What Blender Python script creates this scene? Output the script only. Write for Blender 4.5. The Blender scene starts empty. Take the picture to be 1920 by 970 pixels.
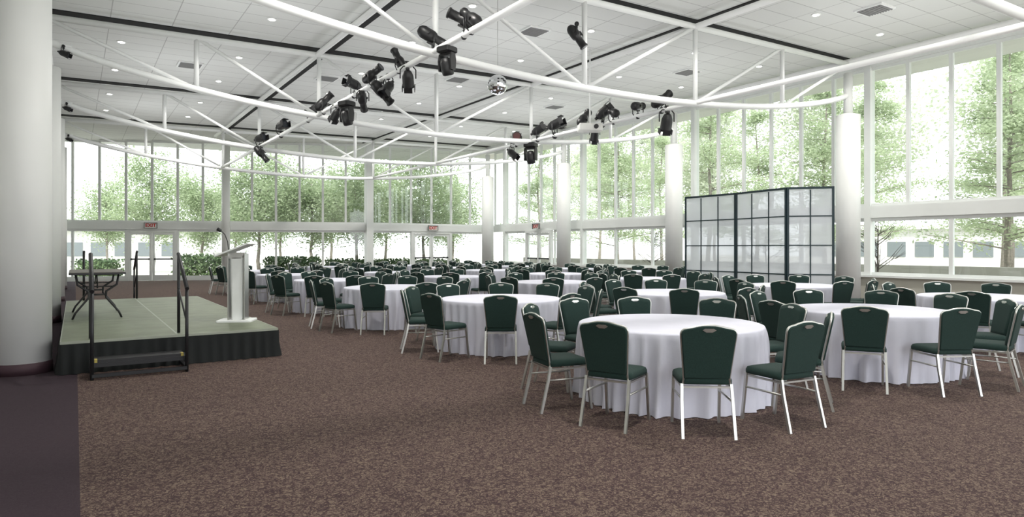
import bpy, math, random
from mathutils import Vector, Matrix
random.seed(7)
S=bpy.context.scene; COL=S.collection
pi=math.pi
# survey frame (viewer-relative metres) -> building axes
def W(X,Z): return (0.552+.832*X+.5547*Z, -10.19-.5547*X+.832*Z)
def WP(px,Z): return W((px-960)/1230*Z,Z)
def hC(s): return 6.55+.022*s
# ------------------------------------------------------------ materials
def mat(name,col,rough=.6,metal=0,col2=None,nscale=8,bump=0,bscale=60,emit=None,estr=0,coat=0):
    m=bpy.data.materials.new(name); m.use_nodes=True
    nt=m.node_tree; b=nt.nodes['Principled BSDF']
    b.inputs['Base Color'].default_value=(*col,1); b.inputs['Roughness'].default_value=rough
    b.inputs['Metallic'].default_value=metal
    if coat: b.inputs['Coat Weight'].default_value=coat
    tc=nt.nodes.new('ShaderNodeTexCoord')
    n=nt.nodes.new('ShaderNodeTexNoise'); n.inputs['Scale'].default_value=nscale; n.inputs['Detail'].default_value=3
    nt.links.new(tc.outputs['Object'],n.inputs['Vector'])
    r=nt.nodes.new('ShaderNodeValToRGB')
    c2=col2 or tuple(c*.97 for c in col)
    r.color_ramp.elements[0].position=.35; r.color_ramp.elements[0].color=(*c2,1)
    r.color_ramp.elements[1].position=.65; r.color_ramp.elements[1].color=(*col,1)
    nt.links.new(n.outputs['Fac'],r.inputs['Fac']); nt.links.new(r.outputs['Color'],b.inputs['Base Color'])
    if bump:
        n2=nt.nodes.new('ShaderNodeTexNoise'); n2.inputs['Scale'].default_value=bscale
        nt.links.new(tc.outputs['Object'],n2.inputs['Vector'])
        bp=nt.nodes.new('ShaderNodeBump'); bp.inputs['Strength'].default_value=bump; bp.inputs['Distance'].default_value=.01
        nt.links.new(n2.outputs['Fac'],bp.inputs['Height']); nt.links.new(bp.outputs['Normal'],b.inputs['Normal'])
    if emit:
        b.inputs['Emission Color'].default_value=(*emit,1); b.inputs['Emission Strength'].default_value=estr
    return m
M_white=mat('white_paint',(.86,.87,.86),.4,nscale=2)
M_col=mat('column_paint',(.80,.81,.79),.5,nscale=1.5)
M_wall=mat('wall_paint',(.72,.72,.69),.7,nscale=1.5)
M_frame=mat('window_frame_paint',(.80,.82,.80),.5,nscale=2)
M_sill=mat('sill_stone',(.50,.49,.42),.7,nscale=3)
M_black=mat('black_recess',(.008,.008,.009),.9)
M_dark=mat('dark_base',(.045,.02,.028),.7)
M_chrome=mat('brushed_steel',(.58,.58,.55),.36,1.0,nscale=30)
M_green=mat('green_upholstery',(.011,.035,.028),.9,0,(.007,.026,.021),nscale=120,bump=.3,bscale=400)
M_cloth=mat('white_tablecloth',(.70,.70,.79),.85,0,(.67,.67,.76),nscale=4,bump=.15,bscale=200)
M_wood=mat('plywood',(.35,.24,.13),.6)
M_fixt=mat('black_enamel',(.010,.010,.011),.42)
M_fixt2=mat('fixture_grey',(.05,.05,.055),.4,.6)
M_lens=mat('lens_glass',(.05,.055,.065),.12,.5)
M_redlens=mat('red_gel',(.10,.010,.012),.2)
M_mirror=mat('mirror_facets',(.85,.86,.88),.06,1.0)
M_rail=mat('black_steel',(.02,.02,.022),.4,.3)
M_yel=mat('yellow_tape',(.45,.36,.08),.6)
M_skirt=mat('black_skirt',(.008,.010,.010),.9)
M_deck=mat('deck_surface',(.165,.19,.12),.50,0,(.125,.145,.09),nscale=3,bump=.2,bscale=300)
M_alu=mat('aluminium_trim',(.62,.62,.60),.35,.9)
M_edge=mat('panel_edging',(.30,.32,.26),.45,.5)
M_ttop=mat('laminate_brown',(.12,.105,.085),.55)
M_pod=mat('lectern_white',(.80,.82,.80),.4)
M_scr=mat('screen_frame',(.006,.026,.034),.5)
M_sign=mat('sign_plate',(.78,.78,.74),.5)
M_sframe=mat('sign_frame',(.20,.19,.18),.5)
M_red=mat('sign_red',(.50,.006,.006),.5)
M_lamp=mat('lamp_glow',(1,1,.95),.5,emit=(1,.97,.88),estr=5)
M_bark=mat('bark',(.26,.23,.20),.9,0,(.18,.16,.14),nscale=14,bump=.6,bscale=20)
M_bark2=mat('dark_twig',(.07,.055,.045),.9,nscale=14)
M_bld=mat('pale_stucco',(.55,.55,.53),.8)
M_bwin=mat('grey_pane',(.13,.15,.16),.3)
M_conc=mat('concrete',(.46,.45,.41),.9,0,(.40,.39,.35),nscale=1.5)
def leafmat(name,c1,c2,tr=.55,clear=0):
    m=bpy.data.materials.new(name); m.use_nodes=True; nt=m.node_tree; nt.nodes.clear()
    o=nt.nodes.new('ShaderNodeOutputMaterial'); d=nt.nodes.new('ShaderNodeBsdfDiffuse'); t=nt.nodes.new('ShaderNodeBsdfTranslucent')
    mx=nt.nodes.new('ShaderNodeMixShader'); mx.inputs[0].default_value=tr
    tc=nt.nodes.new('ShaderNodeTexCoord'); n=nt.nodes.new('ShaderNodeTexNoise'); n.inputs['Scale'].default_value=1.3
    r=nt.nodes.new('ShaderNodeValToRGB'); r.color_ramp.elements[0].position=.4; r.color_ramp.elements[1].position=.6
    r.color_ramp.elements[0].color=(*c1,1); r.color_ramp.elements[1].color=(*c2,1)
    nt.links.new(tc.outputs['Object'],n.inputs['Vector']); nt.links.new(n.outputs['Fac'],r.inputs['Fac'])
    nt.links.new(r.outputs['Color'],d.inputs['Color']); nt.links.new(r.outputs['Color'],t.inputs['Color'])
    nt.links.new(d.outputs[0],mx.inputs[1]); nt.links.new(t.outputs[0],mx.inputs[2])
    if clear:
        tp=nt.nodes.new('ShaderNodeBsdfTransparent'); m2=nt.nodes.new('ShaderNodeMixShader'); m2.inputs[0].default_value=clear
        nt.links.new(mx.outputs[0],m2.inputs[1]); nt.links.new(tp.outputs[0],m2.inputs[2]); nt.links.new(m2.outputs[0],o.inputs[0])
    else: nt.links.new(mx.outputs[0],o.inputs[0])
    return m
M_leaf=leafmat('leaf_green',(.27,.34,.20),(.42,.49,.33))
M_needle=leafmat('leaf_lime',(.33,.40,.25),(.47,.54,.37))
M_pale=leafmat('leaf_haze_pale',(.42,.47,.35),(.56,.60,.48))  # far leaves: washed-out haze put into a paler colour
M_hedge=leafmat('hedge_green',(.06,.095,.05),(.13,.18,.09),.2)
def glassmat():
    m=bpy.data.materials.new('window_glass'); m.use_nodes=True; nt=m.node_tree; nt.nodes.clear()
    o=nt.nodes.new('ShaderNodeOutputMaterial'); t=nt.nodes.new('ShaderNodeBsdfTransparent'); t.inputs[0].default_value=(.97,.99,.98,1)
    g=nt.nodes.new('ShaderNodeBsdfGlossy'); g.inputs['Roughness'].default_value=.02
    mx=nt.nodes.new('ShaderNodeMixShader'); mx.inputs[0].default_value=.05
    nt.links.new(t.outputs[0],mx.inputs[1]); nt.links.new(g.outputs[0],mx.inputs[2]); nt.links.new(mx.outputs[0],o.inputs[0])
    return m
M_glass=glassmat()
M_paper=leafmat('rice_paper',(.72,.75,.80),(.76,.79,.84),.5,.12)
def carpetmat(name,cA,cB,cC,plain=False):
    m=bpy.data.materials.new(name); m.use_nodes=True; nt=m.node_tree; b=nt.nodes['Principled BSDF']
    b.inputs['Roughness'].default_value=.95; b.inputs['Specular IOR Level'].default_value=.15
    L=nt.links.new; N=nt.nodes.new
    tc=N('ShaderNodeTexCoord')
    n0=N('ShaderNodeTexNoise'); n0.inputs['Scale'].default_value=7; n0.inputs['Detail'].default_value=4; L(tc.outputs['Object'],n0.inputs['Vector'])
    mx=N('ShaderNodeMixRGB'); mx.blend_type='ADD'; mx.inputs[0].default_value=.35
    L(tc.outputs['Object'],mx.inputs[1]); L(n0.outputs['Color'],mx.inputs[2])
    v=N('ShaderNodeTexVoronoi'); v.feature='DISTANCE_TO_EDGE'; v.inputs['Scale'].default_value=16
    L(mx.outputs[0],v.inputs['Vector'])
    r=N('ShaderNodeValToRGB'); r.color_ramp.elements[0].position=.05; r.color_ramp.elements[1].position=.11
    r.color_ramp.elements[0].color=(1,1,1,1); r.color_ramp.elements[1].color=(0,0,0,1)
    L(v.outputs['Distance'],r.inputs['Fac'])
    n1=N('ShaderNodeTexNoise'); n1.inputs['Scale'].default_value=24; n1.inputs['Detail'].default_value=5; n1.inputs['Distortion'].default_value=3.5
    L(tc.outputs['Object'],n1.inputs['Vector'])
    r1=N('ShaderNodeValToRGB'); r1.color_ramp.elements[0].position=.46; r1.color_ramp.elements[1].position=.56
    r1.color_ramp.elements[0].color=(*cA,1); r1.color_ramp.elements[1].color=(*cB,1)
    L(n1.outputs['Fac'],r1.inputs['Fac'])
    m2=N('ShaderNodeMixRGB'); m2.inputs[2].default_value=(*cC,1); L(r1.outputs[0],m2.inputs[1])
    mm=N('ShaderNodeMath'); mm.operation='MULTIPLY'; mm.inputs[1].default_value=0 if plain else .8
    L(r.outputs[0],mm.inputs[0]); L(mm.outputs[0],m2.inputs[0])
    n2=N('ShaderNodeTexNoise'); n2.inputs['Scale'].default_value=240; L(tc.outputs['Object'],n2.inputs['Vector'])
    m3=N('ShaderNodeMixRGB'); m3.blend_type='MULTIPLY'; m3.inputs[0].default_value=.4; L(m2.outputs[0],m3.inputs[1])
    hs=N('ShaderNodeRGBToBW'); L(n2.outputs['Color'],hs.inputs[0]); L(hs.outputs[0],m3.inputs[2])
    L(m3.outputs[0],b.inputs['Base Color'])
    bp=N('ShaderNodeBump'); bp.inputs['Strength'].default_value=.4; bp.inputs['Distance'].default_value=.008
    L(n2.outputs['Fac'],bp.inputs['Height']); L(bp.outputs['Normal'],b.inputs['Normal'])
    return m
M_carpet=carpetmat('patterned_carpet',(.100,.063,.062),(.245,.185,.140),(.056,.033,.038))
M_border=carpetmat('plum_carpet',(.056,.039,.049),(.064,.046,.056),(.06,.03,.04),True)
def ceilmat():
    m=bpy.data.materials.new('ceiling_tiles'); m.use_nodes=True; nt=m.node_tree; b=nt.nodes['Principled BSDF']; b.inputs['Roughness'].default_value=.85
    L=nt.links.new; N=nt.nodes.new
    tc=N('ShaderNodeTexCoord'); br=N('ShaderNodeTexBrick'); br.offset=0
    br.inputs['Scale'].default_value=1; br.inputs['Brick Width'].default_value=1.2; br.inputs['Row Height'].default_value=.6
    br.inputs['Mortar Size'].default_value=.010; br.inputs['Mortar Smooth'].default_value=.1
    br.inputs['Color1'].default_value=(.73,.74,.72,1); br.inputs['Color2'].default_value=(.70,.71,.69,1); br.inputs['Mortar'].default_value=(.44,.44,.43,1)
    L(tc.outputs['Object'],br.inputs['Vector']); L(br.outputs['Color'],b.inputs['Base Color'])
    return m
M_ceil=ceilmat()
# ------------------------------------------------------------ mesh builder
class MB:
    def __init__(s): s.v=[]; s.f=[]; s.sm=[]; s.mi=[]; s.cur=0
    def add(s,vs,fs,smooth=False,M=None):
        o=len(s.v)
        for p in vs:
            p=Vector(p); s.v.append(tuple(M@p) if M else tuple(p))
        for i,f in enumerate(fs):
            s.f.append(tuple(o+k for k in f)); s.sm.append(smooth if isinstance(smooth,bool) else smooth[i]); s.mi.append(s.cur)
        return s
    def box(s,c,d,M=None):
        x,y,z=c; a,b,e=d[0]/2,d[1]/2,d[2]/2
        vs=[(x+i*a,y+j*b,z+k*e) for k in(-1,1) for j in(-1,1) for i in(-1,1)]
        return s.add(vs,[(0,2,3,1),(4,5,7,6),(0,1,5,4),(2,6,7,3),(0,4,6,2),(1,3,7,5)],False,M)
    def tube(s,pts,r,n=10,smooth=True,rot=0,M=None):
        P=[Vector(p) for p in pts]; m=len(P); R=r if isinstance(r,(list,tuple)) else [r]*m
        vs=[]; prev=None
        for i in range(m):
            if i==0: T=P[1]-P[0]
            elif i==m-1: T=P[-1]-P[-2]
            else: T=(P[i+1]-P[i]).normalized()+(P[i]-P[i-1]).normalized()
            if T.length<1e-9: T=P[i]-P[i-1]
            if T.length<1e-9: T=P[i+1]-P[i]
            T.normalize()
            if prev is None:
                up=Vector((0,0,1)) if abs(T.z)<.9 else Vector((0,1,0))
                A=T.cross(up).normalized()
            else:
                A=prev-T*prev.dot(T); A.normalize()
            prev=A; B=T.cross(A)
            k=1.0
            if 0<i<m-1:
                c=(P[i+1]-P[i]).normalized().dot(T); k=1/max(c,.5) if c>.1 else 1
            for j in range(n):
                a=2*pi*j/n+rot
                vs.append(P[i]+(A*math.cos(a)+B*math.sin(a))*R[i]*k)
        fs=[];sm=[]
        for i in range(m-1):
            for j in range(n):
                j2=(j+1)%n; fs.append((i*n+j,i*n+j2,(i+1)*n+j2,(i+1)*n+j)); sm.append(smooth)
        fs.append(tuple(reversed(range(n)))); fs.append(tuple((m-1)*n+j for j in range(n))); sm+=[False,False]
        return s.add(vs,fs,sm,M)
    def loft(s,rings,smooth=True,M=None):
        n=len(rings[0]); vs=[p for r in rings for p in r]; fs=[];sm=[]
        for i in range(len(rings)-1):
            for j in range(n):
                j2=(j+1)%n; fs.append((i*n+j,i*n+j2,(i+1)*n+j2,(i+1)*n+j)); sm.append(smooth)
        fs.append(tuple(reversed(range(n)))); fs.append(tuple((len(rings)-1)*n+j for j in range(n))); sm+=[False,False]
        return s.add(vs,fs,sm,M)
    def mesh(s,name,mats):
        me=bpy.data.meshes.new(name); me.from_pydata(s.v,[],s.f); me.update()
        for m in (mats if isinstance(mats,(list,tuple)) else [mats]): me.materials.append(m)
        me.polygons.foreach_set('use_smooth',s.sm); me.polygons.foreach_set('material_index',s.mi); me.update()
        return me
def top(name,label,cat,loc=(0,0,0),rot=(0,0,0),me=None,group=None,kind=None):
    o=bpy.data.objects.new(name,me); o.location=loc; o.rotation_euler=rot; COL.objects.link(o)
    if kind: o['kind']=kind
    if label: o['label']=label
    if cat: o['category']=cat
    if group: o['group']=group
    return o
def part(name,me,par,loc=(0,0,0),rot=(0,0,0),label=None):
    o=bpy.data.objects.new(name,me); o.parent=par; o.location=loc; o.rotation_euler=rot; COL.objects.link(o)
    if label: o['label']=label
    return o
def rrect(w,d,r,n=5):
    pts=[]
    for cx,cy,a0 in ((w/2-r,d/2-r,0),(-w/2+r,d/2-r,pi/2),(-w/2+r,-d/2+r,pi),(w/2-r,-d/2+r,1.5*pi)):
        for i in range(n+1):
            a=a0+pi/2*i/n; pts.append((cx+r*math.cos(a),cy+r*math.sin(a)))
    return pts
cnt={}
def num(k):
    cnt[k]=cnt.get(k,0)+1; return f'{k}_{cnt[k]}'
def struct(name,me,label,cat,loc=(0,0,0),rot=(0,0,0)):
    return top(name,label,cat,loc,rot,me,kind='structure')
def boxobj(name,lo,hi,m,label,cat):
    c=[(a+b)/2 for a,b in zip(lo,hi)]; d=[b-a for a,b in zip(lo,hi)]
    return struct(name,MB().box((0,0,0),d).mesh(name,m),label,cat,c)
# ------------------------------------------------------------ shell
TB=-15.0
A=(-1.6,26.9); B=(12.95,21.57); C=(20.0,21.3); SR=19.94
def flatpoly(name,pts,z0,z1,m):
    b=MB(); n=len(pts)
    vs=[(x,y,z0) for x,y in pts]+[(x,y,z1) for x,y in pts]
    fs=[tuple(reversed(range(n))),tuple(range(n,2*n))]+[(i,(i+1)%n,n+(i+1)%n,n+i) for i in range(n)]
    return b.add(vs,fs).mesh(name,m)
struct('floor',flatpoly('floor',[(.58,TB),(20.1,TB),(20.1,21.3),(12.95,21.6),(.58,26.15)],-.1,0,M_carpet),'brown patterned carpet covering the hall','floor')
struct('floor',flatpoly('floor_border',[(-1.7,TB),(.58,TB),(.58,26.15),(-1.7,26.95)],-.1,0,M_border),'plain dark plum carpet strip beside the columns','floor')
cb=MB()
c0,c1=-1.8,20.15
vs=[]
for z in (0,.3):
    vs+= [(c0,TB-4,hC(c0)+z),(c1,TB-4,hC(c1)+z),(c1,27.2,hC(c1)+z),(c0,27.2,hC(c0)+z)]  # carried on unseen past the floor, keeping sun out behind the camera
cb.add(vs,[(3,2,1,0),(4,5,6,7),(0,1,5,4),(1,2,6,5),(2,3,7,6),(3,0,4,7)])
struct('ceiling',cb.mesh('ceiling',M_ceil),'white acoustic tile ceiling with dark recessed tracks','ceiling')
boxobj('trim_90',(20.15,TB-4,6.98),(22.3,24,7.2),M_wall,'pale roof overhang beyond the window wall','roof overhang')
boxobj('wall_left',(-1.8,TB,0),(-1.62,26.95,6.5),M_wall,'plain white side wall behind the columns','wall')
boxobj('wall_right',(SR-.1,TB,0),(SR+.12,21.3,.70),M_sill,'low beige knee wall under the windows','wall')
boxobj('trim_91',(SR-.22,TB,.70),(SR+.12,21.3,.76),M_frame,'pale window sill ledge','window sill')
boxobj('trim_92',(SR-.12,TB,2.42),(SR+.12,21.3,2.76),M_frame,'wide white transom band between window rows','transom')
boxobj('trim_93',(SR-.1,TB,6.80),(SR+.12,21.3,7.0),M_frame,'white header above the tall windows','header')
def wframe(w,z0,z1,bar=.05,dep=.10):
    b=MB(); h=z1-z0
    b.box((bar/2,0,z0+h/2),(bar,dep,h)); b.box((w-bar/2,0,z0+h/2),(bar,dep,h))
    b.box((w/2,0,z0+bar),(w-2*bar,dep*.9,2*bar)); b.box((w/2,0,z1-bar),(w-2*bar,dep*.9,2*bar))
    return b.mesh('window',M_frame)
def wglass(w,z0,z1):
    return MB().box((w/2,0,(z0+z1)/2),(w-.10,.012,z1-z0-.20)).mesh('glass_pane',M_glass)
wc={}
def window(loc,ang,w,z0,z1,label):
    k=(round(w,3),round(z0,2),round(z1,2))
    if k not in wc: wc[k]=(wframe(w,z0,z1),wglass(w,z0,z1))
    o=struct(num('window'),wc[k][0],label,'window',(loc[0],loc[1],0),(0,0,ang))
    part('glass_pane',wc[k][1],o)
def door(loc,ang,w,z1,flip=1):
    b=MB(); b.box((.06,0,z1/2),(.12,.16,z1)); b.box((w-.06,0,z1/2),(.12,.16,z1)); b.box((w/2,0,z1-.06),(w-.24,.16,.12))
    o=struct(num('door'),b.mesh('door_frame',M_frame),'white double glass door with push bars under an exit sign','door',(loc[0],loc[1],0),(0,0,ang))
    lw=(w-.24)/2-.01
    for i in range(2):
        x0=.12+i*(lw+.02); lb=MB()
        lb.box((x0+.05,0,(z1-.12)/2),(.10,.06,z1-.13)); lb.box((x0+lw-.05,0,(z1-.12)/2),(.10,.06,z1-.13))
        lb.box((x0+lw/2,0,.14),(lw-.2,.06,.26)); lb.box((x0+lw/2,0,z1-.19),(lw-.2,.06,.12))
        lf=part('door_leaf',lb.mesh('door_leaf',M_frame),o)
        part('glass_pane',MB().box((x0+lw/2,0,(z1+.02)/2),(lw-.2,.01,z1-.55)).mesh('dg',M_glass),lf)
        hb=MB().box((x0+lw/2,-.07*flip,1.02),(lw-.16,.04,.06)).box((x0+.12,-.04*flip,1.02),(.05,.07,.08)).box((x0+lw-.12,-.04*flip,1.02),(.05,.07,.08))
        part('push_bar',hb.mesh('push_bar',M_fixt2),lf,label='dark metal push bar')
def textmesh(txt,size,m):
    cu=bpy.data.curves.new('t','FONT'); cu.body=txt; cu.size=size; cu.extrude=.006; cu.align_x='CENTER'; cu.align_y='CENTER'; cu.offset=.006
    ob=bpy.data.objects.new('t',cu); COL.objects.link(ob); bpy.context.view_layer.update()
    me=bpy.data.meshes.new_from_object(ob.evaluated_get(bpy.context.evaluated_depsgraph_get()))
    bpy.data.objects.remove(ob); me.materials.clear(); me.materials.append(m); return me
exit_me=textmesh('EXIT',.22,M_red)
def exitsign(p,ang):
    o=top('exit_sign','white exit sign with red letters above a glass door','exit sign',p,(0,0,ang),MB().box((0,0,0),(.52,.07,.25)).mesh('exit_sign',M_sign),'exit signs above the doors')
    part('lettering',exit_me,o,(0,-.04,0),(pi/2,0,0),'red EXIT letters')
    fb=MB().box((0,-.03,.13),(.56,.09,.02)).box((0,-.03,-.13),(.56,.09,.02)).box((.27,-.03,0),(.02,.09,.24)).box((-.27,-.03,0),(.02,.09,.24))
    part('sign_frame',fb.mesh('sign_frame',M_sframe),o,label='dark sign frame')
def ray_line(px,P,Q):
    cam=Vector(W(0,0)); d=Vector(WP(px,1.0))-cam; P=Vector(P);Q=Vector(Q); e=Q-P
    den=d.x*(-e.y)+d.y*e.x; r=P-cam
    u=(d.x*r.y-d.y*r.x)/den
    return u*e.length
def glasswall(P,Q,n,doors_px):
    P=Vector(P);Q=Vector(Q); e=(Q-P); L=e.length; e.normalize(); w=L/n; ang=math.atan2(e.y,e.x)
    nl=n//2; wl=L/nl
    dk=[int(ray_line(p,P,Q)//wl) for p in doors_px]
    for i in range(n):
        p=P+e*w*i; window(p,ang,w,2.74,hC(p.x+w*.5*e.x)-.02,'tall upper window pane in a white frame')
    for i in range(nl):
        p=P+e*wl*i
        if i in dk:
            door(p,ang,wl,2.42); q=p+e*wl*.5+Vector((e.y,-e.x))*.2; exitsign((q.x,q.y,2.60),ang)
        else:
            window(p,ang,wl,.12,2.42,'lower window pane in a white frame')
            c=P+e*wl*(i+.5)
            struct(num('trim'),MB().box((0,0,.06),(wl,.14,.12)).mesh('curb',M_frame),'low white window curb','curb',(c.x,c.y,0),(0,0,ang))
    c=(P+Q)/2; struct(num('trim'),MB().box((0,0,2.59),(L,.24,.34)).mesh('band',M_frame),'wide white transom band between window rows','transom',(c.x,c.y,0),(0,0,ang))
glasswall(A,B,14,[275])
glasswall(B,(SR,21.3),6,[790])
for px in (425,):
    u=ray_line(px,A,B); e=(Vector(B)-Vector(A)).normalized(); p=Vector(A)+e*u-Vector((-e.y,e.x))*.22
    struct(num('trim'),MB().tube([(0,0,0),(0,0,hC(p.x)-.01)],.19,24).mesh('post',M_col),'round white post at the window wall','post',(p.x,p.y,0))
struct(num('trim'),MB().box((0,0,3.4),(.36,.36,6.8)).mesh('corner_post',M_frame),'white corner post of the window wall','post',(B[0],B[1]-.1,0))
mw=6.5/6
dpos=ray_line(996,(SR,0),(SR,21.3))
for k in range(-12,20):
    t=k*mw
    if t+mw>21.3: continue
    window((SR,t),pi/2,mw,2.74,6.82,'tall upper window pane in a white frame')
dk=int(dpos//(2*mw))
for k in range(-6,10):
    t=k*2*mw
    if t+2*mw>21.4 or k==dk: continue
    window((SR,t),pi/2,2*mw,.74,2.42,'lower window pane above the low wall')
door((SR-.16,dk*2*mw+2*mw),-pi/2,2*mw,2.42); exitsign((SR-.3,dk*2*mw+mw,2.62),-pi/2)
for t in (6.5,13,19.5,0,-6.5):
    boxobj(num('trim'),(SR-.13,t-.09,.7),(SR+.13,t+.09,6.85),M_frame,'wide white mullion of the window wall','mullion')
def strip(s0,t0,s1,t1,wd):
    b=MB()
    if abs(s1-s0)<.01: x0,x1,y0,y1=s0-wd/2,s0+wd/2,t0,t1
    else: x0,x1,y0,y1=s0,s1,t0-wd/2,t0+wd/2
    vs=[(x,y,hC(x)+dz) for dz in(-.02,.01) for x,y in((x0,y0),(x1,y0),(x1,y1),(x0,y1))]
    b.add(vs,[(3,2,1,0),(4,5,6,7),(0,1,5,4),(1,2,6,5),(2,3,7,6),(3,0,4,7)])
    struct(num('trim'),b.mesh('track',M_black),'black recessed track in the tiled ceiling','ceiling track')
for t in (-6.5,0,6.5,13,19.5): strip(-1.6,t+.22,19.8,t+.22,.34)
for s in (5.98,12.72): strip(s,TB,s,21.4,.34)
# ------------------------------------------------------------ trusses
SP=18.8
def zb(s):
    u=s/SP; return 5.9-1.13*(max(0,4*u*(1-u)))**.8
nodes=[0,2.9,5.75,9.1,12.4,15.7,18.8]
def ztop(s): return hC(s)-.2
tm={}
tm['top']=MB().tube([(.0,0,ztop(0)),(SP,0,ztop(SP))],.070,14).mesh('top_chord',M_white)
pts=[(SP*(1-math.cos(pi*i/40))/2,0,zb(SP*(1-math.cos(pi*i/40))/2)) for i in range(41)]
tm['bot']=MB().tube(pts,.075,14).mesh('bottom_chord',M_white)
vm=[MB().tube([(s,0,zb(s)),(s,0,ztop(s))],.056,12).mesh('vertical_strut',M_white) for s in nodes[1:-1]]
dm=[]
for i in range(6):
    a,b=nodes[i],nodes[i+1]
    p,q=((a,ztop(a)),(b,zb(b))) if i<3 else ((b,ztop(b)),(a,zb(a)))
    dm.append(MB().tube([(p[0],0,p[1]),(q[0],0,q[1])],.040,10).mesh('diagonal_brace',M_white))
for t in (-6.5,0,6.5,13,19.5):
    o=top('roof_truss','white steel tube truss with bowed lower chord','roof truss',(0,t,0),group='roof trusses')
    part('top_chord',tm['top'],o); part('bottom_chord',tm['bot'],o)
    for m in vm: part('vertical_strut',m,o)
    for m in dm: part('diagonal_brace',m,o)
PIPE=[(5.7,zb(5.7)+.0),(12.4,zb(12.4)+.0)]
for s,z in PIPE:
    top('lighting_pipe','long white steel pipe carrying stage lights','pipe',(s,0,z+.02),me=MB().tube([(0,-9,0),(0,20,0)],.055,14).mesh('lighting_pipe',M_white),group='lighting pipes')
    top('ceiling_beam','long white steel tube joining the truss tops','beam',(s,0,ztop(s)),me=MB().tube([(0,-9,0),(0,21,0)],.070,14).mesh('ceiling_beam',M_white),group='ceiling beams')
for s in (0,SP):
    top('ceiling_beam','long white steel tube joining the column heads','beam',(s,0,ztop(s)+.05),me=MB().tube([(0,-11,0),(0,21,0)],.085,14).mesh('ceiling_beam',M_white),group='ceiling beams')
cs=MB().tube([(0,0,.14),(0,0,5.3)],.315,48).mesh('shaft',M_col)
cbm=MB().tube([(0,0,0),(0,0,.14)],.325,48).mesh('base',M_dark)
cp=MB().tube([(0,0,5.3),(0,0,5.36)],[.315,.14],48).tube([(0,0,5.36),(0,0,6.5)],.12,24).box((.0,0,5.9),(.3,.06,.3)).mesh('neck',M_col)
for s in (0,SP):
    for t in (-6.5,0,6.5,13,19.5):
        if s==0 and t<0: continue
        o=top('column','round white column with a narrow neck and dark base','column',(s,t,0),group='round columns')
        part('shaft',cs,o); part('base',cbm,o,label='dark plum column base'); part('neck',cp,o)
# ------------------------------------------------------------ ceiling fittings
dl=MB().tube([(0,0,0),(0,0,-.02)],.105,20).mesh('trim_ring',M_white)
dg=MB().tube([(0,0,-.02),(0,0,-.026)],.070,20).mesh('lamp_disc',M_lamp)
for s in (1.5,4.2,7.6,10.9,14.6,17.4):
    for t in (-4.9,-1.6,1.9,4.9,8.4,11.4,14.9,17.9):
        o=top('downlight','small round recessed ceiling downlight','ceiling light',(s,t,hC(s)),me=dl,group='recessed downlights')
        part('lamp_disc',dg,o)
vb=MB().box((0,0,-.02),(.62,.62,.04)).mesh('vent_frame',M_white)
vg=MB().box((0,0,-.042),(.53,.53,.006))
for i in range(9): vg.box((0,-.24+.06*i,-.05),(.52,.03,.012))
M_lou=mat('vent_grey',(.25,.25,.25),.6)
vgm=vg.mesh('louvre',M_lou)
for s,t in ((9.6,-1.2),(9.7,2.6),(10.4,7.6),(3.4,3.6),(6.9,9.4),(15.4,-2.5),(16,3.4),(3.2,9.8),(10.0,13.6),(15.6,9.5)):
    o=top('ceiling_vent','square white air vent with dark slots','vent',(s,t,hC(s)),(0,-.022,0),vb,'ceiling vents')
    part('louvre',vgm,o)
# ------------------------------------------------------------ chair
def lean(z): return -.195-(z-.47)*.20
OUT=[(-.185,.475),(-.192,.56),(-.202,.66),(-.211,.75),(-.219,.82),(-.221,.852),(-.215,.872),(-.199,.887),(-.170,.894),(-.135,.899),(-.10,.909),(-.05,.918),(0,.920)]
OUTL=OUT+[(-x,z) for x,z in reversed(OUT[:-1])]
def backring(k,dy):
    cz=.70; return [(x*k,lean(cz+(z-cz)*k)+dy,cz+(z-cz)*k) for x,z in OUTL]
def b_seat(b):
    rg=[]
    for z,k in ((.425,.95),(.43,1),(.46,1.0),(.482,.955),(.492,.84),(.495,.5)):
        rg.append([(x*k,y*k,z) for x,y in rrect(.43,.43,.06)])
    b.loft(rg)
def b_back(b): b.loft([backring(.96,-.030),backring(.995,-.022),backring(.995,.0),backring(.95,.022),backring(.8,.034)])
def b_frame(b):
    pts=[(x*1.0,lean(z)-.006,z) for x,z in OUTL]
    b.tube([(-.19,-.20,.42)]+pts+[(.19,-.20,.42)],.0095,8)
def b_handle(b):  # silver plates stand in for light showing through the hand hole
    for y0,y1 in ((-.038,-.031),(.018,.034)):
        zz=[(-.055,.884),(-.025,.866),(.025,.866),(.055,.884),(.035,.897),(-.035,.897)]
        b.loft([[(x,lean(z)+y,z) for x,z in zz] for y in (y0,y1)],False)
def b_rails(b):
    q=.0115
    b.tube([(-.195,.18,.405),(.195,.18,.405)],q,4,False,pi/4); b.tube([(-.195,-.205,.405),(.195,-.205,.405)],q,4,False,pi/4)
    for x in(-.195,.195): b.tube([(x,-.2,.405),(x,.18,.405)],q,4,False,pi/4)
    for x in(-.195,.195): b.tube([(x,-.225,.30),(x,.205,.30)],.009,6)
LEG=[[(-.2,-.20,.43),(-.205,-.225,.3),(-.21,-.30,0)],[(.2,-.20,.43),(.205,-.225,.3),(.21,-.30,0)],[(-.2,.185,.43),(-.205,.235,0)],[(.2,.185,.43),(.205,.235,0)]]
def b_leg(i): return lambda b: b.tube(LEG[i],.0165,4,False,pi/4)
spec=[('seat',b_seat,M_green),('backrest',b_back,M_green),('backrest_frame',b_frame,M_chrome),('handle',b_handle,M_chrome),('seat_frame',b_rails,M_chrome)]+[('leg',b_leg(i),M_chrome) for i in range(4)]
cparts=[]
whole=MB()
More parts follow.
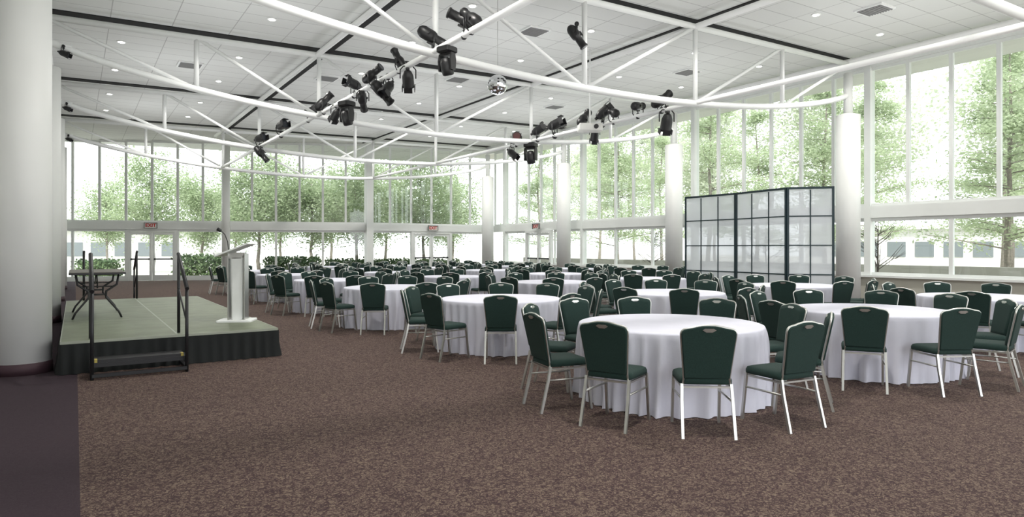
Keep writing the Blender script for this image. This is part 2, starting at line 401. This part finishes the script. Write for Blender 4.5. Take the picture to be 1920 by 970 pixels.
for nm,fn,m in spec:
    b=MB(); fn(b); cparts.append((nm,b.mesh('chair_'+nm,m)))
    whole.cur=0 if m is M_green else 1; fn(whole)
whole_me=whole.mesh('banquet_chair',[M_green,M_chrome])
CL='dark green upholstered banquet chair with silver metal frame'
def chair(x,y,rz,full):
    if full:
        o=top('banquet_chair',CL,'chair',(x,y,0),(0,0,rz),group='green banquet chairs')
        for nm,me in cparts: part(nm,me,o)
    else: top('banquet_chair',CL,'chair',(x,y,0),(0,0,rz),whole_me,'green banquet chairs')
# ------------------------------------------------------------ table
def cloth(seed):
    rd=random.Random(seed); n=240; b=MB(); R=.945
    ph=[rd.uniform(0,6.28) for _ in range(5)]
    prof=[(.5,.766),(.85,.766),(R-.02,.765),(R-.006,.760),(R,.748)]
    rings=[]
    for r,z in prof: rings.append([(r*math.cos(2*pi*j/n),r*math.sin(2*pi*j/n),z) for j in range(n)])
    for i in range(1,17):
        f=i/16; z=.748*(1-f)+.006*f; ring=[]
        for j in range(n):
            a=2*pi*j/n
            g=math.sin(16*a+ph[0]+2.4*math.sin(3*a+ph[3])+.7*f)
            am=.8+.4*math.sin(4*a+ph[2])
            w=.062*am*(1-abs(g))**1.3*1.5-.03+.020*math.sin(31*a+ph[1]+1.8*math.sin(4*a+ph[4]))
            r=R+.001+w*f**.55
            ring.append((r*math.cos(a),r*math.sin(a),z))
        rings.append(ring)
    vs=[p for r in rings for p in r]; fs=[]
    for i in range(len(rings)-1):
        for j in range(n):
            j2=(j+1)%n; fs.append((i*n+j,(i+1)*n+j,(i+1)*n+j2,i*n+j2))
    fs.append(tuple(range(n)))
    b.add(vs,fs,True); return b.mesh('tablecloth',M_cloth)
cl=[cloth(i) for i in range(4)]
ttm=MB().tube([(0,0,.725),(0,0,.75)],.88,64).mesh('table_top',M_wood)
tlg=MB().tube([(0,0,.0),(0,0,.725)],.04,12).box((0,0,.02),(.9,.07,.04)).box((0,0,.02),(.07,.9,.04)).mesh('pedestal',M_fixt2)
TT=[-5.55,-1.8,2.0,5.9,9.7,13.5,17.2]; SS=[5.8,9.35,12.95,16.5]
FIX={(0,0):(5.74,-5.38),(0,1):(9.0,-5.75),(0,2):(12.8,-5.6),(1,0):(6.1,-1.55),(1,1):(9.35,-2.05),(1,2):(13.2,-1.95),(2,0):(5.87,2.15),(2,1):(9.8,2.0)}
k=0
for i,t in enumerate(TT):
    for j,s in enumerate(SS):
        if j==3 and i<3: continue
        if i==6 and j==0: continue
        s2=s+random.uniform(-.12,.12); t2=t+random.uniform(-.1,.1)
        if (i,j) in FIX: s2,t2=FIX[(i,j)]
        o=top('round_table','round banquet table under a floor-length white cloth','table',(s2,t2,0),(0,0,random.uniform(0,6)),group='round banquet tables')
        part('tablecloth',cl[k%4],o); part('table_top',ttm,o); part('pedestal',tlg,o); k+=1
        th0=237.3+(0 if (i==0 and j==0) else random.uniform(-9,9))
        for c in range(10):
            th=math.radians(th0+36*c+random.uniform(-3,3)); r=1.25+random.uniform(0,.06)
            chair(s2+r*math.cos(th),t2+r*math.sin(th),th+pi/2+random.uniform(-.15,.15),i<4)
# ------------------------------------------------------------ stage
s0,s1,t0,t1,hs=.40,2.98,-.50,7.0,.40
st=top('stage_platform','low portable stage with grey-green deck and black skirt','stage',(0,0,0))
pw=(s1-s0)/2; pl=(t1-t0)/3
for a in range(2):
    for b_ in range(3):
        x=s0+pw*(a+.5); y=t0+pl*(b_+.5)
        part('deck_panel',MB().box((x,y,hs-.03),(pw-.024,pl-.024,.06)).mesh('deck_panel',M_deck),st)
        fr=MB()
        for q in(-1,1): fr.box((x+q*(pw/2-.006),y,hs-.029),(.011,pl-.002,.060)).box((x,y+q*(pl/2-.006),hs-.029),(pw-.024,.011,.060))
        part('panel_edge',fr.mesh('panel_edge',M_edge),st,label='thin grey panel edging')
eb=MB().box(((s0+s1)/2,(t0+t1)/2,hs-.09),(s1-s0-.02,t1-t0-.02,.05))
part('deck_frame',eb.mesh('deck_frame',M_rail),st)
def skirt(pts):
    out=[]
    for (x0,y0),(x1,y1) in zip(pts[:-1],pts[1:]):
        L=math.hypot(x1-x0,y1-y0); n=int(L/.02); nx,ny=(y1-y0)/L,-(x1-x0)/L
        for i in range(n):
            f=i/n; w=(.012+.006*math.sin(i*.13))*math.sin(i*.9+.6*math.sin(i*.21))
            out.append((x0+(x1-x0)*f,y0+(y1-y0)*f,nx,ny,w))
    vs=[];fs=[]; n=len(out)
    for z,k in ((hs-.03,.15),(hs-.06,.25),(hs*.5,.9),(.004,1.6)):
        for x,y,nx,ny,w in out:
            d=w*k+.012+.03*(1 if z<.1 else 0)
            vs.append((x+nx*d,y+ny*d,z))
    for r in range(3):
        for i in range(n): fs.append((r*n+i,r*n+(i+1)%n,(r+1)*n+(i+1)%n,(r+1)*n+i))
    return MB().add(vs,fs,True).mesh('skirt',M_skirt)
part('skirt',skirt([(s0,t0),(s1,t0),(s1,t1),(s0,t1),(s0,t0)]),st,label='black pleated cloth skirt')
def steps(tA,sg):
    o=top('stage_steps','black steel stage steps with handrails and yellow edging','steps',(0,0,0),group='stage steps')
    xa,xb=.72,1.72
    yf=tA+sg*.60
    b=MB().box(((xa+xb)/2,(tA+sg*.36),.20),(xb-xa-.04,.30,.04)); part('tread',b.mesh('tread',M_rail),o)
    for x in (xa+.04,xb-.04):
        part('edge_marking',MB().box((x,tA+sg*.505,.205),(.03,.02,.03)).box((x,tA+sg*.46,.223),(.03,.08,.006)).mesh('edge_marking',M_yel),o,label='yellow safety marking')
    fr=MB().box(((xa+xb)/2,yf,.05),(xb-xa,.04,.04)).box(((xa+xb)/2,tA+sg*.5,.16),(xb-xa,.03,.05))
    for x in (xa,xb): fr.box((x,(yf+tA)/2,.05),(.04,.6,.04)).box((x,tA+sg*.36,.17),(.04,.32,.04))
    part('step_frame',fr.mesh('step_frame',M_rail),o)
    for x in (xa,xb):
        h=MB().tube([(x,yf,0),(x,yf,1.07)],.020,10).tube([(x,tA-sg*.17,.405),(x,tA-sg*.17,1.47)],.020,10)
        h.tube([(x,yf+sg*.03,1.04),(x,tA-sg*.20,1.47)],.024,10)
        h.tube([(x,yf,.62),(x,tA-sg*.17,1.0)],.012,8)
        part('handrail',h.mesh('handrail',M_rail),o)
steps(t0,-1); steps(t1,1)
ft=top('folding_table','dark laminate folding table with black wishbone legs','table',(.86,3.15,hs))
part('table_top',MB().box((0,0,.745),(.76,1.83,.025)).mesh('ft',M_ttop),ft)
part('edge_band',MB().box((0,0,.735),(.775,1.845,.028)).mesh('fe',M_fixt),ft,label='black table edge')
for y in (-.72,.72):
    b=MB()
    for sx in (-1,1):
        b.tube([(sx*.30,y,.73),(sx*.27,y,.55),(sx*.12,y,.44),(sx*.12,y,.34),(sx*.30,y,.10),(sx*.34,y,.0)],.016,8)
    b.tube([(-.3,y,.72),(.3,y,.72)],.014,8).tube([(-.13,y,.39),(.13,y,.39)],.014,8).tube([(-.24,y,.52),(.24,y,.52)],.01,8)
    b.tube([(0,y,.5),(0,y*.45,.72)],.011,8)
    part('leg',b.mesh('ftleg',M_fixt),ft)
lx,ly=W(-4.32,10.3)
lec=top('lectern','white lectern with aluminium sides, slanted desk and flat base','lectern',(lx,ly,hs),(0,0,math.radians(-33.7+8)))
b=MB(); rg=[[(x*k,y*k,z) for x,y in rrect(.52,.44,.03,3)] for z,k in((0,1),(.02,1),(.03,.97))]; b.loft(rg,False)
part('base',b.mesh('lb',M_pod),lec)
b=MB()
b.loft([[(x+.02,y,z) for x,y in rrect(w,.16,.03,4)] for z,w in ((.03,.17),(1.0,.20))],False)
part('pedestal',b.mesh('lp',M_pod),lec)
for xx,dy in ((.14,.24),(-.105,.22)):
    part('side_rail',MB().box((xx,0,.545),(.016,dy,1.03)).mesh('lf',M_alu),lec,label='aluminium side rail')
Rm=Matrix.Translation((-.02,0,1.12))@Matrix.Rotation(math.radians(-22),4,'Y')
part('desk',MB().box((0,0,0),(.52,.54,.022),Rm).box((-.25,0,.03),(.02,.54,.05),Rm).mesh('ld',M_pod),lec)
part('desk_bracket',MB().loft([[(x,y,z) for x,y in rrect(w,.16,.02,3)] for z,w in ((.98,.2),(1.08,.28))],False).mesh('lk',M_alu),lec)
mic=part('microphone',MB().tube([(-.12,0,1.09),(-.14,0,1.25),(-.18,0,1.36),(-.24,0,1.42)],.007,8).mesh('mic',M_fixt),lec,label='black gooseneck microphone')
part('capsule',MB().tube([(-.235,0,1.415),(-.29,0,1.445)],[.022,.03],12).mesh('cap',M_fixt),mic)
# ------------------------------------------------------------ folding screen
V=[((8.26,16.8),2),((7.16,17.1),3),((6.42,18.8),3),((5.38,20.4),0)]
V=[(W(*p),n) for p,n in V]
o0=V[1][0]
fs_=top('folding_screen','tall folding room divider with white panes and dark green lattice','folding screen',(o0[0],o0[1],0))
for ((xa,ya),nc),((xb,yb),_) in zip(V[:-1],V[1:]):
    L=math.hypot(xb-xa,yb-ya); ang=math.atan2(yb-ya,xb-xa); H=3.13; f=.055
    b=MB()
    b.box((f/2+.003,0,H/2),(f,.035,H)); b.box((L-f/2-.003,0,H/2),(f,.035,H)); b.box((L/2,0,H-f/2),(L-2*f,.035,f)); b.box((L/2,0,.10),(L-2*f,.035,.07))
    nr=4
    for r in range(1,nr): b.box((L/2,0,.1+(H-.1)*r/nr),(L-2*f,.026,.03))
    for c in range(1,nc): b.box((L*c/nc,0,H/2),(.03,.026,H-.15))
    p=part('screen_panel',b.mesh('screen_panel',M_scr),fs_,(xa-o0[0],ya-o0[1],0),(0,0,ang))
    part('paper',MB().add([(f,0,.1),(L-f,0,.1),(L-f,0,H-f),(f,0,H-f)],[(0,1,2,3)]).mesh('paper',M_paper),p,label='pale translucent paper panes')
# ------------------------------------------------------------ stage lights
def yoke(b,w,h):
    b.tube([(0,-w,0),(0,-w,h*.7),(0,-w*.6,h),(0,w*.6,h),(0,w,h*.7),(0,w,0)],.012,6)
def kind_ell():
    h=MB().tube([(.30,0,0),(.27,0,0),(.265,0,0),(.05,0,0),(.03,0,0),(-.02,0,0),(-.20,0,0),(-.26,0,0),(-.30,0,0)],[.095,.1,.085,.08,.10,.115,.115,.09,.05],18)
    h.box((.0,0,.12),(.12,.05,.03)).box((-.1,0,0),(.02,.27,.06))
    l=MB().tube([(.301,0,0),(.305,0,0)],.082,18); y=MB(); yoke(y,.15,.26)
    return h,l,y
def kind_par():
    h=MB().tube([(.16,0,0),(.14,0,0),(-.05,0,0),(-.14,0,0),(-.17,0,0)],[.125,.115,.11,.075,.04],18).tube([(-.17,0,0),(-.22,0,0)],.035,10)
    for a in range(4):
        c=pi/2*a; h.box((.2,math.cos(c)*.12,math.sin(c)*.12),(.10,.16 if a%2 else .012,.012 if a%2 else .16))
    l=MB().tube([(.161,0,0),(.165,0,0)],.105,18); y=MB(); yoke(y,.15,.24)
    return h,l,y
def kind_mov():
    h=MB().tube([(.19,0,0),(.17,0,0),(.05,0,0),(-.08,0,0),(-.17,0,0),(-.19,0,0)],[.11,.125,.14,.135,.10,.05],20)
    l=MB().tube([(.191,0,0),(.20,0,0)],[.095,.085],20)
    y=MB()
    for sy in (-1,1): y.loft([[(x,sy*(.165+dy),z) for x,z in ((-.07,-.10),(.07,-.10),(.09,.12),(.06,.26),(-.06,.26),(-.09,.12))] for dy in (-.02,.025)],False)
    y.box((0,0,.25),(.14,.36,.05)).loft([[(x,yy,z) for x,yy in rrect(.34*k,.36*k,.05,4)] for z,k in ((.28,.8),(.31,1),(.40,1),(.42,.9))],False)
    return h,l,y
kinds={}
for nm,fn in (('ell',kind_ell),('par',kind_par),('mov',kind_mov)):
    h,l,y=fn(); kinds[nm]=(h.mesh('housing_'+nm,M_fixt),l.mesh('lens_'+nm,M_lens),y.mesh('yoke_'+nm,M_fixt))
_,l_,_=kind_par(); red_me=l_.mesh('lens_red',M_redlens)
clm=MB().box((0,0,-.03),(.05,.06,.09)).tube([(0,-.03,.03),(0,.03,.03)],.05,12).tube([(0,0,-.05),(0,0,-.12)],.012,8).mesh('clamp',M_fixt)
LBL={'ell':'long black theatre spotlight clamped to a white pipe','par':'short black can spotlight with barn doors','mov':'black moving-head spotlight in a wide yoke'}
def fixture(kd,x,y,z,rz,tilt,flip=False,sc=1.0,red=False):
    lab=LBL[kd]+(' and red gel' if red else '')
    o=top('stage_light',lab,'stage light',(x,y,z),(pi if flip else 0,0,rz),group='stage lights'); o.scale=(sc*.80,)*3
    hh={'ell':.20,'par':.19,'mov':.42}[kd]
    h,l,yk=kinds[kd]
    part('clamp',clm,o,(0,0,0)); zc=-.06-hh
    part('yoke',yk,o,(0,0,zc))
    hp=part('housing',h,o,(0,0,zc),(0,tilt,0)); part('lens',red_me if red else l,hp,label='red gel lens' if red else None)
def pipe_t(px,s):
    k=(px-960)/1230; r=s-.552
    return (.832*r-k*.5547*r)/(.5547+.832*k)-10.19
R=math.radians
for kd,px,pi_,rz,tilt,flip,sc,rd_ in [
 ('ell',870,0,150,25,True,1.15,0),('ell',884,0,100,35,True,1.0,0),('ell',812,0,-20,-28,True,1.2,0),('mov',838,0,20,75,False,.95,0),('par',765,0,60,50,False,1.2,0),('ell',748,0,120,60,True,1.0,0),('ell',716,0,10,40,False,1.2,0),
 ('ell',698,0,-60,30,True,1.1,0),('par',728,0,200,50,False,1.1,0),('par',664,0,190,15,True,1.2,0),('ell',680,0,60,35,False,1.1,0),('ell',607,0,-30,45,True,1.2,0),('mov',650,0,20,70,False,1.1,0),('par',630,0,100,40,False,1.1,0),
 ('par',578,0,-30,20,True,1.1,0),('par',527,0,-70,10,True,1.4,0),('par',487,0,-60,10,True,1.4,0),('ell',490,0,-30,50,False,1.3,0),
 ('ell',1240,1,-10,35,True,1.3,0),('ell',1196,1,20,10,True,1.2,0),('par',1250,1,60,60,False,1.5,0),('par',1130,1,-30,40,True,1.5,0),('ell',1095,1,20,40,True,1.4,0),('par',1115,1,60,50,False,1.2,0),('ell',1150,1,70,20,True,1.2,0),
 ('par',1040,1,-60,20,True,1.6,0),('par',1008,1,-50,30,True,1.4,0),('par',968,1,-120,-10,True,1.4,1),('mov',995,1,30,75,False,1.3,0),('par',960,1,-60,40,False,1.3,0)]:
    s,z=PIPE[pi_]; fixture(kd,s,pipe_t(px,s),z+.02,R(rz),R(tilt),flip,sc,bool(rd_))
fixture('ell',8.9,0,6.0,R(-40),R(55),False,1.1)
for i,t in enumerate((6.5,13,19.5)):
    fixture('par',.36,t-.1,5.75,R(-30),R(20),False,.7)
    struct(num('trim'),MB().tube([(0,0,0),(.5,-.1,0)],.025,8).mesh('arm',M_white),'short white bracket arm on the column head','bracket',(0,t,5.78))
# mirror ball
x,y=WP(933,13.4)
ball=top('mirror_ball','round mirror ball with silver facets hanging on a thin rod','mirror ball',(x,y,4.88))
b=MB(); n,mr=32,18
vs=[];fs=[]
for i in range(mr+1):
    a=pi*i/mr
    for j in range(n): vs.append((.205*math.sin(a)*math.cos(2*pi*j/n),.205*math.sin(a)*math.sin(2*pi*j/n),.205*math.cos(a)))
for i in range(mr):
    for j in range(n): fs.append((i*n+j,(i+1)*n+j,(i+1)*n+(j+1)%n,i*n+(j+1)%n))
part('faceted_sphere',b.add(vs,fs,False).mesh('ball',M_mirror),ball)
part('hanging_rod',MB().tube([(0,0,.2),(0,0,hC(x)-4.89)],.006,6).tube([(0,0,.2),(0,0,.26)],.03,10).mesh('rod',M_alu),ball)
# projector
x,y=WP(1133,17.5); x-=.5
pj=top('projector','white ceiling projector with round lens on a pole','projector',(x,y,4.70),(0,0,R(-30)))
b=MB().loft([[(a*k,c*k,z) for a,c in rrect(.62,.46,.06,4)] for z,k in((-.09,.96),(-.07,1),(.07,1),(.09,.96))],False)
part('housing',b.mesh('pj',M_sign),pj); part('lens',MB().tube([(.12,-.2,0),(.12,-.27,0)],.06,16).mesh('pl',M_fixt),pj); part('pole',MB().tube([(0,0,.09),(0,0,hC(x)-4.74)],.02,10).mesh('pp',M_white),pj)
# ------------------------------------------------------------ outside
gb=MB().box((10,10,-.35),(240,240,.3)).mesh('ground',M_conc)
top('ground','pale paved ground outside the hall','ground',(0,0,0),me=gb,kind='structure')
def treemesh(seed,H,con,lm=None):
    rd=random.Random(seed); tb=MB()
    tp=[(0,0,0)]; x=y=0
    for i in range(1,9):
        x+=rd.uniform(-.12,.12); y+=rd.uniform(-.12,.12); tp.append((x,y,H*.92*i/8))
    tb.tube(tp,[.13*(1-.88*i/8) for i in range(9)],8)
    lv=[];lf=[]
    nb=44 if con else 20
    for i in range(nb):
        f=rd.uniform(.18 if con else .28,.97); z=H*.92*f; k=f*8; i0=min(7,int(k)); fr=k-i0
        px=tp[i0][0]*(1-fr)+tp[i0+1][0]*fr; py=tp[i0][1]*(1-fr)+tp[i0+1][1]*fr
        a=rd.uniform(0,6.28); Lb=(H*.30*(1.08-f) if con else H*.30*(1-.75*abs(f-.5)))*rd.uniform(.7,1.2); up=.22 if con else .75
        q=[]
        for j in range(5):
            g=j/4; q.append((px+math.cos(a+.2*g)*Lb*g,py+math.sin(a+.2*g)*Lb*g,z+Lb*up*g-(.15*g*g if con else 0)))
        tb.tube(q,[.032*(1-f*.5)*(1-.8*j/4)+.004 for j in range(5)],5)
        for _ in range(330 if con else 620):
            g=rd.uniform(.2,1.05); j=min(3,int(g*4)); h=g*4-j
            c=Vector([q[j][d]*(1-h)+q[j+1][d]*h for d in range(3)])
            sg=(.34,.34,.18) if con else (.07*H,.07*H,.058*H)
            c+=Vector((rd.gauss(0,sg[0]),rd.gauss(0,sg[1]),rd.gauss(0,sg[2])))
            u=Vector((rd.gauss(0,1),rd.gauss(0,1),rd.gauss(0,.5))).normalized(); w=u.cross(Vector((rd.gauss(0,1),rd.gauss(0,1),rd.gauss(0,1)))).normalized()
            l=rd.uniform(.055,.10) if con else rd.uniform(.07,.115)*(H/8)**.7; wd=l*(.35 if con else .55); o=len(lv)
            lv+= [c-u*l,c+w*wd,c+u*l,c-w*wd]; lf.append((o,o+1,o+2,o+3))
    fm=MB().add(lv,lf,False).mesh('foliage',lm or (M_needle if con else M_leaf))
    return tb.mesh('trunk',M_bark),fm
TM=[treemesh(1,8,False),treemesh(2,7.2,False),treemesh(3,11,True),treemesh(4,12.5,True),treemesh(6,14,False,M_pale)]
def sapling(seed,H):
    rd=random.Random(seed); tb=MB()
    tb.tube([(0,0,0),(.02,.01,H*.35),(-.02,.02,H*.7),(0,0,H)],[.04,.03,.017,.006],6)
    for i in range(22):
        f=rd.uniform(.35,.9); a=rd.uniform(0,6.28); L=H*.42*(1.15-f); z=H*f
        e=(math.cos(a)*L,math.sin(a)*L,z+L*.8)
        tb.tube([(0,0,z),(e[0]*.5,e[1]*.5,z+L*.3),e],[.014,.010,.005],5)
        for _ in range(4):
            g=rd.uniform(.3,.8); b_=a+rd.uniform(-.8,.8); l=L*.35
            p=(e[0]*g,e[1]*g,z+L*.8*g*g)
            tb.tube([p,(p[0]+math.cos(b_)*l,p[1]+math.sin(b_)*l,p[2]+l*.6)],[.007,.003],4)
    return tb.mesh('sap',M_bark2)
SM=sapling(9,2.9)
TL=['leafy green tree outside the windows','leafy green tree outside the windows','feathery light-green tree with slender trunk outside the windows','feathery light-green tree with slender trunk outside the windows','tall tree beyond the garden wall, foliage coloured pale for haze']
def tree(x,y,k,rz,sc):
    o=top('tree',TL[k],'tree',(x,y,-.2),(0,0,rz),group='trees outside'); o.scale=(sc,)*3
    part('trunk',TM[k][0],o); part('foliage',TM[k][1],o)
rd=random.Random(5)
for t in (-6,-.5,5.5,11.5,18,25): tree(27.5+rd.uniform(-1,1),t+rd.uniform(-.5,.5),2+rd.randint(0,1),rd.uniform(0,6),rd.uniform(.85,1.0))
for t in (-9,-3,2.5,8.5,15,22,30): tree(36+rd.uniform(-1,1),t+rd.uniform(-.5,.5),2+rd.randint(0,1),rd.uniform(0,6),rd.uniform(.9,1.1))
for t in (-12,-3,7,17,28,40,52): tree(50+rd.uniform(-1.5,1.5),t+rd.uniform(-1,1),4,rd.uniform(0,6),rd.uniform(.95,1.2))
for px,Z in ((285,46),(378,44),(487,42),(525,52),(582,43),(622,52),(668,42),(725,50),(792,44),(850,52),(200,56),(440,58)):
    x,y=WP(px,Z); tree(x,y,rd.randint(0,1),rd.uniform(0,6),rd.uniform(.85,1.05))
for x,y in ((22.0,.8),(22.3,11.0),(22.4,5.2)):
    top('sapling','small bare young tree just outside the glass','tree',(x,y,-.2),(0,0,rd.uniform(0,6)),SM,'saplings outside')
def hedge(px0,px1,Z,h):
    xa,ya=WP(px0,Z); xb,yb=WP(px1,Z); L=math.hypot(xb-xa,yb-ya); ang=math.atan2(yb-ya,xb-xa)
    lv=[];lf=[]
    for _ in range(int(L*700)):
        c=Vector((rd.uniform(0,L),rd.gauss(0,.4),rd.uniform(-.1,h)+rd.gauss(0,.06)))
        u=Vector((rd.gauss(0,1),rd.gauss(0,1),rd.gauss(0,1))).normalized(); w=u.orthogonal().normalized(); l=.1; o=len(lv)
        lv+=[c-u*l,c+w*l*.6,c+u*l,c-w*l*.6]; lf.append((o,o+1,o+2,o+3))
    top('hedge','dense clipped dark green hedge outside','hedge',(xa,ya,-.2),(0,0,ang),MB().add(lv,lf).mesh('hedge',M_hedge),'hedges outside','stuff')
hedge(335,430,39,1.3); hedge(500,600,39,1.2); hedge(610,860,41.0,1.0); hedge(150,220,40,1.0)
def building(x,y,rz,Lx,H):
    o=top('office_building','pale low building with rows of grey windows','building',(x,y,-.2),(0,0,rz),group='buildings outside')
    part('facade',MB().box((0,0,H/2),(Lx,8,H)).box((0,0,H+.2),(Lx+1,9,.4)).mesh('facade',M_bld),o)
    n=int(Lx/2.4)
    for r in range(int(H//3.2)):
        for i in range(n):
            part('window_pane',MB().box((-Lx/2+1.2+i*2.4,-4.02,1.6+r*3.2),(1.6,.1,1.5)).mesh('wp',M_bwin),o)
x,y=WP(1860,66); building(x,y,R(-60),34,3.6)
x,y=WP(170,75); building(x,y,R(-25),26,3.6)
boxobj('trim_95',(24.2,-14,-.2),(24.5,24,.95),M_conc,'low concrete garden wall outside','garden wall')
# ------------------------------------------------------------ lights
wd=bpy.data.worlds.new('world'); S.world=wd; wd.use_nodes=True
nt=wd.node_tree; bg=nt.nodes['Background']; bg.inputs[0].default_value=(.95,.97,1,1); bg.inputs[1].default_value=2.4
def light(type_,name,loc,rot,e,col=(1,1,1),**kw):
    l=bpy.data.lights.new(name,type_); l.energy=e; l.color=col
    for k_,v_ in kw.items(): setattr(l,k_,v_)
    o=bpy.data.objects.new(name,l); o.location=loc; o.rotation_euler=rot; COL.objects.link(o); return o
def portal(loc,rot,sx,sy):
    o=light('AREA','portal',loc,rot,1,shape='RECTANGLE',size=sx,size_y=sy)
    o.data.cycles.is_portal=True
portal((20.3,3,3.8),(0,R(90),0),6.4,36)
portal((9,TB-.5,3.3),(R(90),0,0),21,6.4)
sun=light('SUN','sun',(0,0,30),(R(28),R(-22),0),4.5,(1,.97,.90),angle=R(2))
for s in (4.2,10.9,17.0):
    for t in (-7,-1.6,4.9,11.4,17.9):  # nearest row has no fitting; added fill for the near column
        light('AREA','downlight_and_fill',(s,t,hC(s)-.1),(0,0,0),85,(1,.97,.92),shape='DISK',size=.25,spread=R(150))
for s in (3.0,9.3,15.6):
    for t in (-9.5,-3.2,3.3,9.8,16.2):
        light('AREA','ceiling_fill',(s,t,3.6),(pi,0,0),42,(.97,.99,1),shape='DISK',size=3.0)  # unseen fill added to brighten the ceiling; no such lamps hang here
# ------------------------------------------------------------ camera
cd=bpy.data.cameras.new('camera'); cam=bpy.data.objects.new('camera',cd); COL.objects.link(cam)
cam.location=(0.552,-10.19,1.55); cam.rotation_euler=(R(90),0,R(-33.69)); cd.sensor_width=36; cd.lens=36*1230/1920
cd.shift_y=-20/1920; cd.clip_end=500
S.camera=cam
S.view_settings.view_transform='Standard'; S.view_settings.exposure=.45
